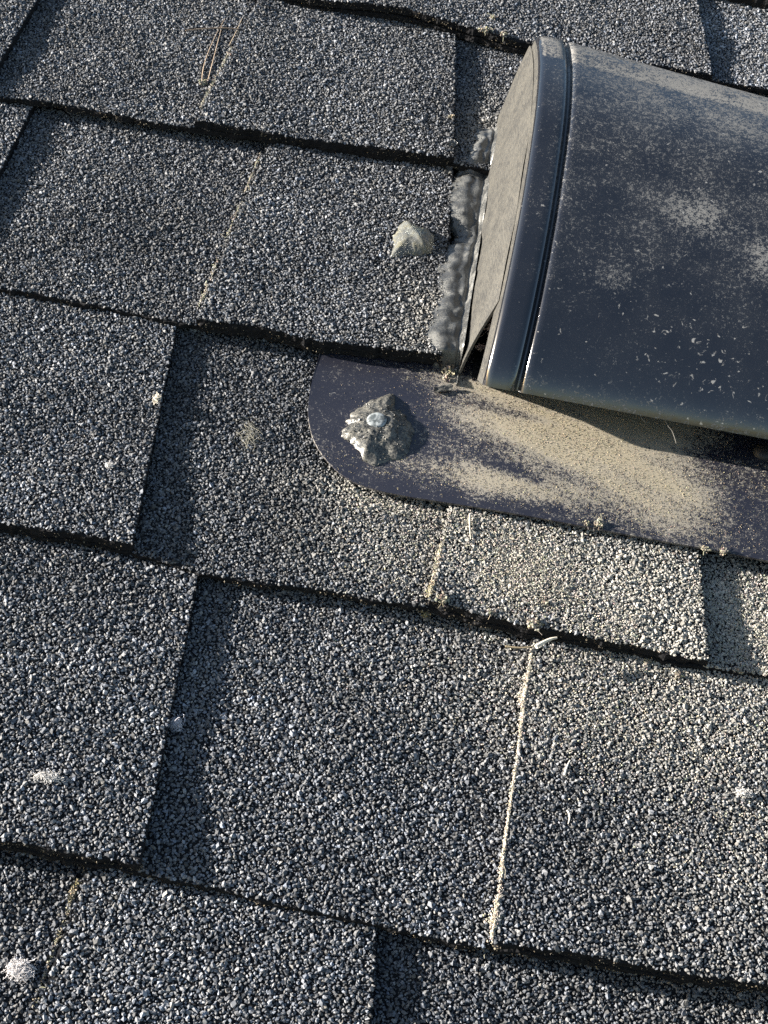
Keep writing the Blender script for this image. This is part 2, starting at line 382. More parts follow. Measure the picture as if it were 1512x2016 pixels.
def slab(mb, uL, uR, k, v1, hf, thick, step=.0022):
    """ragged sheet: top, edges; butt edge follows the course line"""
    vm = float(vlow(k, np.array([0.0]))[0])
    a0, b0 = float(uL(np.array([vm]))[0]), float(uR(np.array([vm]))[0])
    nc = max(8, int((b0 - a0) / step)); rows = np.r_[0, .0016, .006, np.linspace(.016, v1, 12)]
    s = np.linspace(0, 1, nc)
    V = np.zeros((len(rows), nc, 3))
    for r, d in enumerate(rows):
        u = a0 + (b0 - a0) * s
        for _ in range(2):
            v = vlow(k, u) + d
            l, rr = uL(v), uR(v)
            jl = (noise(v * 500, k, 1, 41) - .5) * .0010; jr = (noise(v * 500, k, 2, 42) - .5) * .0010
            u = (l + jl) + (rr + jr - l - jl) * s
        rag = (noise(u * 420, k * 3.0, 0, 43) - .5) * .0014 if r == 0 else 0
        v = vlow(k, u) + d + rag
        V[r, :, 0], V[r, :, 1] = u, v; V[r, :, 2] = hf(u, v) - (.0004 if r == 0 else 0)
    W = V.copy(); W[..., 2] -= thick; W[0, :, 1] += (noise(W[0, :, 0] * 300, k, 5, 44) - .5) * .0016
    n = V.shape[0] * nc
    F = [grid_faces(len(rows), nc)]
    j = np.arange(nc - 1); F.append(np.stack([j + 1, j, j + n, j + 1 + n], -1))
    i = np.arange(len(rows) - 1) * nc
    F.append(np.stack([i, i + nc, i + nc + n, i + n], -1)); i = i + nc - 1
    F.append(np.stack([i + nc, i, i + n, i + nc + n], -1))
    VW = np.concatenate([V.reshape(-1, 3), W.reshape(-1, 3)]); cen = VW[F[0]].mean(1); fr = near(cen[:, 0], cen[:, 1]) > .5
    mb.add(VW, F[0][~fr], 2, (.03, .03, .032), True)
    mb.add(VW, np.concatenate([F[0][fr], *F[1:]]), 1, (.03, .03, .032))
    # brown fibres and grit stuck to the cut edge, where the picture shows it
    px, py, _ = to_px(V[0, :, 0], V[0, :, 1], V[0, :, 2]); see = np.nonzero((px > -60) & (px < 1570) & (py > -60) & (py < 2080))[0]
    if len(see) > 3:
        m_ = int(len(see) * 3.2); q = rng.choice(see, m_); e = V[0, q] + np.c_[rng.normal(0, step * .5, m_), -np.abs(rng.normal(0, .0003, m_)), -rng.random(m_) ** .8 * thick]
        keep_ = rng.random(m_) < sstep(.35, .62, fbm(e[:, 0] * 45, k * 2.2, thick * 900, 47)); e = e[keep_]; m_ = len(e)
        cl = np.array([.17, .14, .095])[None] * rng.uniform(.3, 1.3, (m_, 1))
        grains(mb, e, rng.uniform(.0002, .00055, m_), cl, 'oct', 0, .9, .7, .3)
def under_flange(u, v): return (u > -.040) & (v > -.078) & (v < .03) & ((u + .045) * 1.0 + (v + .091) > .034)
def under_hood(u, v): return (u > WALL_U + .003) & (v > -.02) & (v < .200)
LIGHT = {(-1, 1): 1.15, (0, 1): .95, (1, 0): 1.0, (1, 1): 1.02, (2, 0): 1.15, (2, 1): 1.05, (3, 0): 1.12, (3, 1): 1.0, (4, 0): .98, (4, 1): .95, (5, 1): 1.12}
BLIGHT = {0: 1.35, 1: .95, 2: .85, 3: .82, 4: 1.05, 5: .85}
for k in range(-3, 8):
    spans = [(UA, UB)] if k != 2 else [(UA, .0150), (.372, UB)]
    for si, (ua, ub) in enumerate(spans):
        mb = MB()
        uL, uR = const(ua), const(ub)
        if k == 2 and si == 0: uR = line((897, 340), (872, 700))
        slab(mb, uL, uR, k, .182, lambda u, v: h_base(k, u, v), TH, .0030)
        def inside(u, v):
            d = v - vlow(k, u); top = vlow(k - 1, u) + .006
            m = (d > .0003) & (v < top) & (in_tab(k, u, v) < 0) & (u > uL(v)) & (u < uR(v)) & ~under_hood(u, v)
            if k == 3: m &= ~under_flange(u, v)
            return m
        v0 = (2 - k) * EXP
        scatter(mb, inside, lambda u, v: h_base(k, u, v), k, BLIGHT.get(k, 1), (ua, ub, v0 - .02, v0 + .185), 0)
        sh = put('shingle', mb, [M_GRAN, M_ASPH, M_FAR], ROOF, origin=(ua, v0, 0))
        for i, (a, b) in enumerate(TABS[k]):
            if k == 2 and si == 1: continue
            tb = MB()
            hf = lambda u, v, i=i: h_tab(k, u, v, i)
            slab(tb, a, b, k, .176, hf, TT - .0002)
            def ins2(u, v):
                d = v - vlow(k, u); top = vlow(k - 1, u) + .006
                m = (d > .0001) & (v < top) & (u > a(v) + .0002) & (u < b(v) - .0002) & ~under_hood(u, v)
                if k == 3: m &= ~under_flange(u, v)
                return m
            xs = np.array([v0, v0 + .15]); x0, x1 = a(xs).min() - .02, b(xs).max() + .02
            scatter(tb, ins2, hf, k, LIGHT.get((k, i), 1), (x0, x1, v0 - .02, v0 + .185), i + 1)
            put('tab', tb, [M_GRAN, M_ASPH, M_FAR], sh)
        if k == 2 and si == 1:
            tb = MB(); a, b = const(.41), const(.58)
            slab(tb, a, b, k, .176, lambda u, v: h_tab(k, u, v, 3), TT - .0002, .004); put('tab', tb, [M_GRAN, M_ASPH, M_FAR], sh)
# the rest of the slope, out of the picture: plain shingles sharing one mesh
def far_shingle():
    mb = MB(); L, D = .98, .185
    def bx(x0, x1, y0, y1, z0, z1, z2, z3):
        mb.add([(x0, y0, z0), (x1, y0, z0), (x1, y1, z2), (x0, y1, z2), (x0, y0, z1), (x1, y0, z1), (x1, y1, z3), (x0, y1, z3)],
               [(3, 2, 1, 0), (4, 5, 6, 7), (0, 1, 5, 4), (1, 2, 6, 5), (2, 3, 7, 6), (3, 0, 4, 7)])
    zt, z3 = BH, BH * (1 - D / EXP)
    bx(0, L, 0, D, zt - TH, zt, z3 - TH, z3)
    for x0, x1 in ((.06, .22), (.36, .55), (.70, .88)): bx(x0, x1, 0, D - .004, zt + .0001, zt + TT, z3 + .0001, z3 + TT)
    me = mb.mesh('shingle'); me.materials.append(M_FAR); return me
FARM = far_shingle()
for k in range(-11, 16):
    v0 = (2 - k) * EXP - .004
    off = (k * .37) % .98
    for q in range(-4, 4):
        x0 = q * .981 + off
        if x0 + .98 < X0 + .98 or x0 > X1 - .98: continue
        inner = -3 <= k <= 7
        if inner: continue
        o = bpy.data.objects.new('shingle', FARM); COL.objects.link(o); o.parent = ROOF; o.location = (x0, v0, 0)
    if -3 <= k <= 7:
        for x0 in (UA - .985, UA - 1.97, UB + .004, UB + .99):
            o = bpy.data.objects.new('shingle', FARM); COL.objects.link(o); o.parent = ROOF; o.location = (x0, v0, 0)

# ------------------------------------------------------------------ the roof vent
VENT = root('roof_vent', (.19, .09, 0), 'glossy black hooded roof vent, dusty, with a flat base flange under the shingles', 'vent')
def h_flange(u, v):
    return .0030 + .0046 * sstep(.01, -.092, v) + .0052 * sstep(-.050, .070, u) * sstep(.02, -.06, v) + (fbm(u * 14, v * 14, 0, 61) - .5) * .0010
# base flange with its rounded corner
FO = [at(x, y, .006) for x, y in ((633, 680), (617, 735), (607, 785), (606, 825), (615, 868), (636, 905), (667, 938), (702, 960), (742, 975), (805, 990), (875, 1003))]
vb = FO[-1][1]
fl = np.array(FO)
tt = np.r_[0, np.cumsum(np.hypot(*np.diff(fl, axis=0).T))]; ts = np.linspace(0, tt[-1], 90)
# smooth the traced corner
cx, cy = np.interp(ts, tt, fl[:, 0]), np.interp(ts, tt, fl[:, 1])
for _ in range(6):
    cx[1:-1] = (cx[:-2] + 2 * cx[1:-1] + cx[2:]) / 4; cy[1:-1] = (cy[:-2] + 2 * cy[1:-1] + cy[2:]) / 4
def flange_low(u): return np.interp(u, cx[np.argmin(cx):], cy[np.argmin(cx):], right=vb)
umin = cx.min()
us = np.r_[umin + .0602 * (np.linspace(0, 1, 70) ** 2), np.arange(umin + .062, .40, .002)]
vtop = .05
mbf = MB(); nr = 75
uu = np.repeat(us[None], nr, 0); vl = flange_low(us); vl[0] = cy[np.argmin(cx)]
hi = np.where(us < cx[0], np.interp(us, cx[:np.argmin(cx) + 1][::-1], cy[:np.argmin(cx) + 1][::-1]), vtop)
hi[0] = vl[0] + .0002
vv = vl[None] + (hi - vl)[None] * np.linspace(0, 1, nr)[:, None]
V = np.stack([uu, vv, h_flange(uu, vv)], -1)
fd = [((1150, 870), .062, .034, 1.15), ((1290, 960), .06, .035, .95), ((1030, 850), .035, .02, .8), ((1040, 970), .06, .012, .75), ((850, 940), .06, .012, .35), ((1060, 780), .05, .012, .95), ((1250, 840), .05, .02, 1.1)]
fd = [(at(*c, .006), a, b, q) for c, a, b, q in fd]
D = np.zeros(uu.shape)
for c, a, b, q in fd: D = np.maximum(D, q * np.exp(-((uu - c[0]) / a) ** 2 - ((vv - c[1]) / b) ** 2))
# wiped streaks
for c, a, b, ang, q in ((at(985, 950), .020, .0045, -.35, .75), (at(1010, 835), .028, .004, -.12, .55), (at(930, 900), .02, .004, -.3, .3), (at(1440, 990), .016, .05, .4, .5), (at(1485, 890), .014, .012, .1, .95)):
    x, y = uu - c[0], vv - c[1]; x, y = x * math.cos(ang) + y * math.sin(ang), -x * math.sin(ang) + y * math.cos(ang)
    D = D * (1 - q * np.exp(-(x / a) ** 2 - (y / b) ** 2))
D = D * (.45 + .85 * fbm((uu * .92 - vv * .39) * 12, (uu * .39 + vv * .92) * 130, 0, 122))
FD = np.clip(.285 + .62 * D, 0, 1)
def flange_dust(u, v):
    r = 0
    for c, a, b, q in fd: r = np.maximum(r, q * np.exp(-((u - c[0]) / a) ** 2 - ((v - c[1]) / b) ** 2))
    for c, a, b, ang, q in ((at(985, 950), .020, .0045, -.35, .95), (at(1010, 835), .028, .004, -.12, .7), (at(930, 900), .02, .004, -.3, .3), (at(1440, 990), .016, .05, .4, .6), (at(1485, 890), .014, .012, .1, 1.0)):
        x, y = u - c[0], v - c[1]; x, y = x * math.cos(ang) + y * math.sin(ang), -x * math.sin(ang) + y * math.cos(ang)
        r = r * (1 - q * np.exp(-(x / a) ** 2 - (y / b) ** 2))
    return r
tc = np.stack([FD, np.clip(D * 1.1, 0, 1), np.zeros_like(D), np.ones_like(D)], -1)
nco = len(us)
mbf.add(V.reshape(-1, 3), grid_faces(nr, nco), 0, tc.reshape(-1, 4), True)
Wb = V.copy(); Wb[..., 2] -= .0011
mbf.add(Wb.reshape(-1, 3), grid_faces(nr, nco)[:, ::-1], 0, tc.reshape(-1, 4), True)
n = nr * nco; j = np.arange(nco - 1); i = np.arange(nr - 1) * nco
mbf.add(np.concatenate([V.reshape(-1, 3), Wb.reshape(-1, 3)]), np.concatenate([np.stack([j + 1, j, j + n, j + 1 + n], -1), np.stack([i, i + nco, i + nco + n, i + n], -1)]), 0, (.48, .2, 0, 1))
put('flange', mbf, [M_FLANGE], VENT)
# hood profile (v, h) from the lip up over the crest and down the back
PR = np.array([(-.0345, .0265), (-.0336, .0288), (-.028, .0345), (-.018, .0415), (-.004, .0490), (.018, .0575), (.045, .0652), (.075, .0715), (.100, .0768), (.115, .0780), (.132, .0777), (.148, .0762), (.157, .0748), (.163, .0741),
               (.175, .0727), (.186, .0688), (.195, .0605), (.201, .0460), (.205, .0240), (.206, .002)])
def resample(P, n, it=3):
    t = np.r_[0, np.cumsum(np.hypot(*np.diff(P, axis=0).T))]; s = np.linspace(0, t[-1], n)
    Q = np.c_[np.interp(s, t, P[:, 0]), np.interp(s, t, P[:, 1])]
    for _ in range(it): Q[1:-1] = (Q[:-2] + 2 * Q[1:-1] + Q[2:]) / 4
    return Q
Q = resample(PR, 150, 8)
T = np.gradient(Q, axis=0); T /= np.linalg.norm(T, axis=1)[:, None]
NQ = np.c_[-T[:, 1], T[:, 0]]                                        # outward normal
UE = .0345                                                          # outer corner of the hood
def across():
    """(u, drop along the normal) from the skirt foot, over the rounded corner, the rim, the groove, then the panel"""
    r = .0034; P = [(UE - .0030, .0115), (UE - .0022, .0080)]
    for a in np.linspace(0, math.pi / 2, 9): P.append((UE + r - r * math.cos(a) - .0008 * math.cos(a), r - r * math.sin(a)))
    P += [(UE + .0060, -.0001), (UE + .0095, -.0003), (UE + .0120, -.0002), (UE + .0134, .0002), (UE + .0143, .0016), (UE + .0150, .0028), (UE + .0158, .0029), (UE + .0166, .0016), (UE + .0175, .0003), (UE + .0186, -.0002), (UE + .0205, -.0002), (UE + .025, 0)]
    P += [(x, 0) for x in np.arange(UE + .03, .365, .006)]
    return np.array(P)
A = across()
mbh = MB()
drop = A[:, 1][None] * np.ones((len(Q), 1))
lim = np.maximum(Q[:, 1] - .001, .0005)[:, None]
low = sstep(0, .022, Q[:, 1])[:, None]
V = np.zeros((len(Q), len(A), 3))
dent = (fbm(A[:, 0][None] * 9, Q[:, 0][:, None] * 9, 0, 71) - .5) * .0012
BOW = .0035 * np.sin(math.pi * np.clip((Q[:, 0] + .0345) / .215, 0, 1)) ** .8 - .0015 * sstep(.15, .20, Q[:, 0])
V[..., 0] = A[:, 0][None] + BOW[:, None]
off = -drop + dent
V[..., 1] = Q[:, 0][:, None] + NQ[:, 0][:, None] * off
V[..., 2] = Q[:, 1][:, None] + NQ[:, 1][:, None] * off
V[..., 1] = -.0345 + (V[..., 1] + .0345) * (1 - .085 * np.clip((np.minimum(A[:, 0], .40 - A[:, 0]) - UE - .01) / .125, 0, 1.3))[None]      # the back narrows towards the middle
vq = Q[:, 0][:, None] * np.ones_like(drop); uq = A[:, 0][None] * np.ones_like(drop)
arc = np.linspace(0, 1, len(Q))[:, None]
crest = sstep(.1565, .160, vq)
HD = .43 + .20 * crest + .05 * sstep(.02, .12, vq) * (1 - crest) - .10 * sstep(.03, -.01, vq) + .12 * sstep(-.025, -.034, vq)
for c, a, b, q in (((1350, 440), .016, .014, .20), ((1490, 510), .012, .014, .22), ((1200, 540), .012, .012, .14), ((1380, 250), .05, .02, .12)):
    cu, cv = at(*c, .06); HD = HD + q * np.exp(-((uq - cu) / a) ** 2 - ((vq - cv) / b) ** 2)
SP = np.full(HD.shape, .16)
for c, a, b, q in (((1370, 715), .030, .020, .75), ((1430, 770), .03, .014, .6), ((1250, 730), .03, .012, .4), ((1330, 690), .012, .010, .6)):
    cu, cv = at(*c, .040); SP = np.maximum(SP, q * np.exp(-((uq - cu) / a) ** 2 - ((vq - cv) / b) ** 2))
side = sstep(.0030, .0046, drop); HD = HD + side * .30 - .3 * sstep(.0002, .0008, drop) * (1 - side) * sstep(UE + .008, UE + .004, uq)
HD = np.clip(HD - .1 * sstep(UE + .012, UE + .006, uq) * (1 - crest), 0, 1)
tc = np.stack([HD, .1 * side + .1 * crest, SP, np.ones_like(HD)], -1)
gf = grid_faces(len(Q), len(A))[:, ::-1].reshape(len(Q) - 1, len(A) - 1, 4)
mbh.add(V.reshape(-1, 3), gf[:, 3:].reshape(-1, 4), 0, tc.reshape(-1, 4), True)
mbh.add(V.reshape(-1, 3), gf[:, :3].reshape(-1, 4), 2, tc.reshape(-1, 4), True)         # scuffed skirt along the end
Vi = V.copy(); Vi[..., 1] -= NQ[:, 0][:, None] * .0009; Vi[..., 2] -= NQ[:, 1][:, None] * .0009; Vi[:, :9, 0] += .0009
mbh.add(Vi.reshape(-1, 3), grid_faces(len(Q), len(A)), 1, (.3, 0, 0, 1), True)
n = len(Q) * len(A); nA = len(A); j = np.arange(nA - 1); i = np.arange(len(Q) - 1) * nA
mbh.add(np.concatenate([V.reshape(-1, 3), Vi.reshape(-1, 3)]), np.concatenate([np.stack([j, j + 1, j + 1 + n, j + n], -1), np.stack([i + nA, i, i + n, i + nA + n], -1)]), 0, (.85, .5, 0, 1))
HOOD = put('hood', mbh, [M_HOOD, M_INNER, M_WALL], VENT)
# end wall: leans in from the roof to the hood's skirt, its front cut on a slant
mbw = MB()
def wall_sheet(u0, u1):
    rows = []
    zz = np.linspace(0, 1, 26)
    vs = Q[:, 0]; hs = Q[:, 1]
    vcol = np.linspace(0, 1, 70)
    G = np.zeros((len(vcol), len(zz), 3))
    for a, tq in enumerate(vcol):
        for b, z in enumerate(zz):
            vf = -.0115 + .0150 * z; vr = .2045
            v = vf + (vr - vf) * tq
            hmax = max(.004, float(np.interp(v, vs[:132], hs[:132])) - .0085) if v < .19 else max(.003, float(np.interp(v, [.19, .197, .2045], [.046, .036, .003])))
            bul = math.sin(math.pi * z) * .0012
            u1b = u1 + float(np.interp(v, vs[:132], BOW[:132]))
            G[a, b] = (u0 + (u1b - u0) * z - bul + (noise(np.array(v * 40), z * 2, 0, 81) - .5) * .0012, v, .001 + (hmax + .0005) * z)
    return G
G = wall_sheet(WALL_U, UE - .0022)
mbw.add(G.reshape(-1, 3), grid_faces(*G.shape[:2])[:, ::-1], 0, (.5, .5, .5), True)
G2 = G.copy(); G2[..., 0] += .0012
mbw.add(G2.reshape(-1, 3), grid_faces(*G.shape[:2]), 1, (.2, .2, .2), True)
nz = G.shape[1]; jz = np.arange(nz - 1); n = G.shape[0] * nz
mbw.add(np.concatenate([G.reshape(-1, 3), G2.reshape(-1, 3)]), np.stack([jz, jz + 1, jz + 1 + n, jz + n], -1), 0, (.5, .5, .5))
put('end_wall', mbw, [M_WALL, M_INNER], VENT)
# inner side plate of clean black metal behind the notch
mb = MB(); zz = [(-.0112, .001), (-.0300, .0245), (-.0200, .0340), (.0100, .0440), (.0100, .001)]
mb.add([(UE + .0040, a, b) for a, b in zz] + [(UE + .0052, a, b) for a, b in zz], [(4, 3, 2, 1, 0), (5, 6, 7, 8, 9)])
mb.add([(UE + q, a, b) for a, b in zz for q in (.0040, .0052)], [(0, 1, 3, 2), (2, 3, 5, 4), (4, 5, 7, 6), (6, 7, 9, 8), (8, 9, 1, 0)])
put('side_plate', mb, [M_INNER], VENT)
# throat under the hood
mb = MB(); th = np.linspace(0, 2 * math.pi, 49)[:-1]
for z0, z1, r0, r1 in ((.004, .034, .088, .085), (.034, .036, .085, .090)):
    P0 = np.c_[.195 + r0 * np.cos(th), .095 + r0 * np.sin(th), np.full(48, z0)]; P1 = np.c_[.195 + r1 * np.cos(th), .095 + r1 * np.sin(th), np.full(48, z1)]
    i = np.arange(48); mb.add(np.r_[P0, P1], np.stack([i, (i + 1) % 48, (i + 1) % 48 + 48, i + 48], -1), 0, (.1, .1, .1), True)
put('throat', mb, [M_INNER], VENT)

# ------------------------------------------------------------------ sealant, nails
def mound(outline, H, level, seedn, nr=26, nth=120, power=1.6, rough=.18, freq=260, facets=0.0, top=None, stuck=0):
    """lump over a traced outline (u, v); level(u, v) is what it lies on"""
    mb = MB(); P = np.array(outline); c = P.mean(0)
    ang = np.arctan2(P[:, 1] - c[1], P[:, 0] - c[0]); rr = np.hypot(*(P - c).T); o = np.argsort(ang)
    th = np.linspace(-math.pi, math.pi, nth, endpoint=False)
    R = np.interp(th, ang[o], rr[o], period=2 * math.pi)
    R = R * (1 + (noise(np.cos(th) * 7, np.sin(th) * 7, seedn, 91) - .5) * .16)
    s = np.linspace(0, 1, nr)[:, None]
    u = c[0] + s * R * np.cos(th); v = c[1] + s * R * np.sin(th)
    n1 = fbm(u * freq, v * freq, seedn, 92, 4) - .5; n2 = 1 - np.abs(2 * noise(u * freq * .6, v * freq * .6, seedn, 95) - 1)
    h = H * (np.clip(1 - s ** power, 0, 1) ** .8) * (1 + rough * 2.2 * n1 + facets * (n2 - .5))
    if top is not None: h = top(u, v, h, s)
    z = level(u, v) + h - .0006 * (s > .98)
    V = np.stack([u, v, z], -1); i = np.arange(nth)
    F = []
    for r in range(nr - 1): F.append(np.stack([r * nth + i, (r + 1) * nth + i, (r + 1) * nth + (i + 1) % nth, r * nth + (i + 1) % nth], -1))
    mb.add(V.reshape(-1, 3), np.concatenate(F), 0, (.4, .4, .4), True)
    if stuck:
        q = V[3:].reshape(-1, 3); q = q[rng.choice(len(q), stuck)] + rng.normal(0, .0002, (stuck, 3)); q = q[np.hypot(q[:, 0] - NC[0], q[:, 1] - NC[1]) > .0049]
        grains(mb, q, rng.uniform(.0002, .0006, len(q)), np.full((len(q), 3), .3), 'hex', 0, .9, .7, .3)
    return mb
def pxs(pts, ox, oy, sc_, h): return [at(ox + x / sc_, oy + y / sc_, h) for x, y in pts]
out = pxs([(375, 740), (410, 690), (440, 600), (520, 520), (610, 460), (740, 385), (920, 370), (905, 480), (950, 560), (1030, 630), (1065, 760), (1060, 920), (990, 1020), (860, 1075), (640, 1090), (560, 1000), (510, 930), (440, 850), (380, 800)], 600, 700, 5.04, .008)
NC = at(742, 826, .0115)
pit = at(758, 884, .012); hump = at(715, 880, .013)
def nail_top(u, v, h, s):
    r = np.hypot(u - NC[0], v - NC[1]); k = sstep(.0085, .0040, r)
    h = h * (1 - k) + .0042 * k
    h = h - .0042 * np.exp(-(((u - pit[0]) / .0055) ** 2 + ((v - pit[1]) / .005) ** 2)) * (1 - s)
    return h + .0018 * np.exp(-(((u - hump[0]) / .0035) ** 2 + ((v - hump[1]) / .005) ** 2))
put('sealant_blob', mound(out, .0046, h_flange, 3, 44, 170, 2.2, .24, 240, .25, nail_top, 300), [M_GRIT], label='gritty grey sealant lump around the nail on the black flange', cat='sealant')
def nail(x, y, level, hh, r, label):
    c = at(x, y, level + hh); b = np.array([c[0], c[1], level])
    rt = root('roofing_nail', (*c, level), label, 'nail', 'roofing nails')
    mb = MB(); th = np.linspace(0, 2 * math.pi, 41)[:-1]; i = np.arange(40)
    rad = [(0, hh + .0004), (r * .7, hh + .0003), (r * .93, hh), (r, hh - .0004), (r, hh - .0010), (r * .3, hh - .0012)]
    tl = np.array([-.10, .03])
    V = []
    for q, z in rad:
        x_, y_ = q * np.cos(th), q * np.sin(th) * 1.0
        V.append(np.c_[c[0] + x_, c[1] + y_, level + z + x_ * tl[0] * -1 + y_ * tl[1] - 0 * x_ + (noise(x_ * 900, y_ * 900, 1, 99) - .5) * .0002])
    F = [np.stack([a * 40 + i, (a + 1) * 40 + i, (a + 1) * 40 + (i + 1) % 40, a * 40 + (i + 1) % 40], -1) for a in range(len(rad) - 1)]
    mb.add(np.concatenate(V), np.concatenate(F), 0, (.6, .6, .6), True)
    put('nail_head', mb, [M_NAIL], rt)
    mb = MB(); tube(mb, [(c[0], c[1], level + hh - .001), (c[0], c[1], level - .018)], .0015, 8); put('shank', mb, [M_NAIL], rt)
nail(742, 826, float(h_flange(*NC)), .0052, .0046, 'round galvanised nail head standing out of the gritty lump on the flange')
# clear lump over a nail on the shingle
out = pxs([(500, 412), (525, 330), (550, 220), (590, 150), (640, 140), (690, 172), (780, 215), (832, 290), (805, 365), (740, 395), (640, 400), (560, 402)], 640, 380, 3.78, .014)
c2 = np.mean(out, 0); lv = surf(*c2)
def clear_top(u, v, h, s):
    d = np.array(at(655 / 3.78 + 640, 210 / 3.78 + 380, .016)); a = (u - d[0]) * .8 + (v - d[1]) * .6
    return h + .0014 * np.exp(-(a / .0022) ** 2) * (1 - s ** 2) * (.4 + s) + .0006
put('sealant_blob', mound(out, .0036, lambda u, v: lv + 0 * u, 17, 26, 110, 3.0, .14, 150, .25, clear_top), [M_CLEAR], label='shiny clear sealant lump on the shingle beside the vent', cat='sealant')
nail(818, 458, lv, .0024, .0046, 'yellowish nail head under the shiny clear sealant lump')
# the bead along the end wall
Lp = [(925, 228), (940, 262), (922, 292), (905, 318), (893, 340), (884, 378), (890, 412), (904, 442), (884, 484), (868, 520), (862, 548), (868, 572), (860, 598), (846, 628), (842, 664), (848, 692), (872, 712), (884, 738)]
Rp = [(992, 226), (985, 262), (978, 292), (972, 318), (966, 345), (960, 378), (953, 412), (947, 442), (939, 484), (933, 520), (928, 548), (922, 575), (917, 600), (912, 628), (905, 664), (899, 692), (895, 715), (892, 742)]
n = 150; tA = np.linspace(0, len(Lp) - 1, n); ix = np.arange(len(Lp))
LA = np.array([at(np.interp(q, ix, [p[0] for p in Lp]), np.interp(q, ix, [p[1] for p in Lp]), .011) for q in tA])
RA = np.array([at(np.interp(q, ix, [p[0] for p in Rp]), np.interp(q, ix, [p[1] for p in Rp]), .011) for q in tA])
RA[:, 0] = WALL_U + .0012; LA[:, 0] -= .0018
m = 40; s = np.linspace(0, 1, m)[None, :, None]
UV = LA[:, None] + (RA - LA)[:, None] * s
u, v = UV[..., 0], UV[..., 1]; s = s[..., 0]
u = u + (fbm(v * 260, 0, 0, 111) - .5) * .0075 * (1 - s)
lev = np.array([surf(float(np.clip(a[0], -1, .0125)), float(a[1])) for a in LA])
lev = np.minimum(lev, .012); lev[-14:] = np.minimum(lev[-14:], np.linspace(lev[-15], .004, 14))
for _ in range(10): lev[1:-1] = (lev[:-2] + lev[1:-1] * 2 + lev[2:]) / 4
tq = np.linspace(0, 1, n)[:, None]
lump = .55 + .9 * noise(tq * 9, s * 0 + .3, 0, 113) ** 1.5
hh = .0034 * lump * np.exp(-((s - .46) / .30) ** 2) + .0030 * np.exp(-((s - .80) / .13) ** 2) * noise(tq * 30, s * 3, 0, 118) + .0070 * sstep(.86, 1.0, s) * (.6 + .5 * noise(tq * 22, 0 * s, 0, 115))
hh = hh + (fbm(u * 300, v * 300, 0, 117) - .5) * .0009 - .0016 * sstep(.10, 0, s)
wid = sstep(0, .05, tq); hh = hh * wid
mbs = MB(); V = np.stack([u, v, lev[:, None] + hh - .0006], -1)
mbs.add(V.reshape(-1, 3), grid_faces(n, m), 0, (.4, .4, .4), True)
Vb = V.copy(); Vb[..., 2] = lev[:, None] - .004
mbs.add(Vb.reshape(-1, 3), grid_faces(n, m)[:, ::-1], 0, (.4, .4, .4), True)
nn = n * m; j = np.arange(m - 1); i = np.arange(n - 1) * m
mbs.add(np.concatenate([V.reshape(-1, 3), Vb.reshape(-1, 3)]), np.concatenate([np.stack([j + 1, j, j + nn, j + 1 + nn], -1), np.stack([j, j + 1, j + 1 + nn, j + nn], -1) + (n - 1) * m * 1,
        np.stack([i, i + m, i + m + nn, i + nn], -1), np.stack([i + m, i, i + nn, i + m + nn], -1) + m - 1]), 0, (.4, .4, .4))
q = V[:, 1:10].reshape(-1, 3); q = q[rng.choice(len(q), 420)] + rng.normal(0, .0003, (420, 3)); grains(mbs, q, rng.uniform(.0002, .00055, 420), np.full((420, 3), .2), 'gem', 0, .9, .7, .3)
put('sealant_bead', mbs, [M_SEAL], label='lumpy grey bead of sealant along the vent end wall', cat='sealant')

# ------------------------------------------------------------------ dust, lint, needles, crumbs
def dust_cols(N, base=(.47, .40, .30)):
    b = np.array(base)[None] * .78 * rng.uniform(.55, 1.15, (N, 1)) + rng.normal(0, .015, (N, 3)); return np.clip(b, .05, .8)
# sandy dust drifted on the flange
N = 60000
u = rng.uniform(-.04, .20, N); v = rng.uniform(-.092, .012, N)
keep = (rng.random(N) < np.clip(flange_dust(u, v) * (.15 + .75 * fbm(u * 45, v * 45, 0, 121) + .5 * fbm((u * .92 - v * .39) * 12, (u * .39 + v * .92) * 130, 0, 122)), 0.012, 1) ** 1.2) & (v > flange_low(u) + .0005) & (u > umin + .002)
u, v = u[keep], v[keep]; sz = rng.uniform(.00011, .00028, len(u)) * (.7 + .6 * rng.random(len(u)))
mb = MB(); grains(mb, np.c_[u, v, h_flange(u, v) + sz * .4], sz, dust_cols(len(u), (.40, .345, .25)), 'tet', 0, .8, .9, .2)
put('dust', mb, [M_DUST], label='tan sandy dust drifted over the black flange below the hood', cat='dust', kind='stuff')
# dust caught among the granules under the flange
N = 150000; c = at(1200, 1200)
u = rng.uniform(-.02, .20, N); v = rng.uniform(-.25, -.085, N)
keep = (rng.random(N) < dust(u, v) ** 1.5 * fbm(u * 60, v * 60, 0, 123) * 1.5) & (v < flange_low(u) - .0005); u, v = u[keep], v[keep]
kk = course_of(u, v); h = np.zeros(len(u))
for k in set(kk.tolist()):
    s_ = kk == k; i_ = in_tab(k, u[s_], v[s_]); h[s_] = np.where(i_ >= 0, h_tab(k, u[s_], v[s_]), h_base(k, u[s_], v[s_]))
sz = rng.uniform(.00024, .0006, len(u))
mb = MB(); grains(mb, np.c_[u, v, h + rng.uniform(.0, .0009, len(u))], sz, dust_cols(len(u), (.56, .52, .45)), 'tet', 0, .8, .9, .2)
put('dust', mb, [M_DUST], label='grey tan dust caked among the granules just below the flange', cat='dust', kind='stuff')
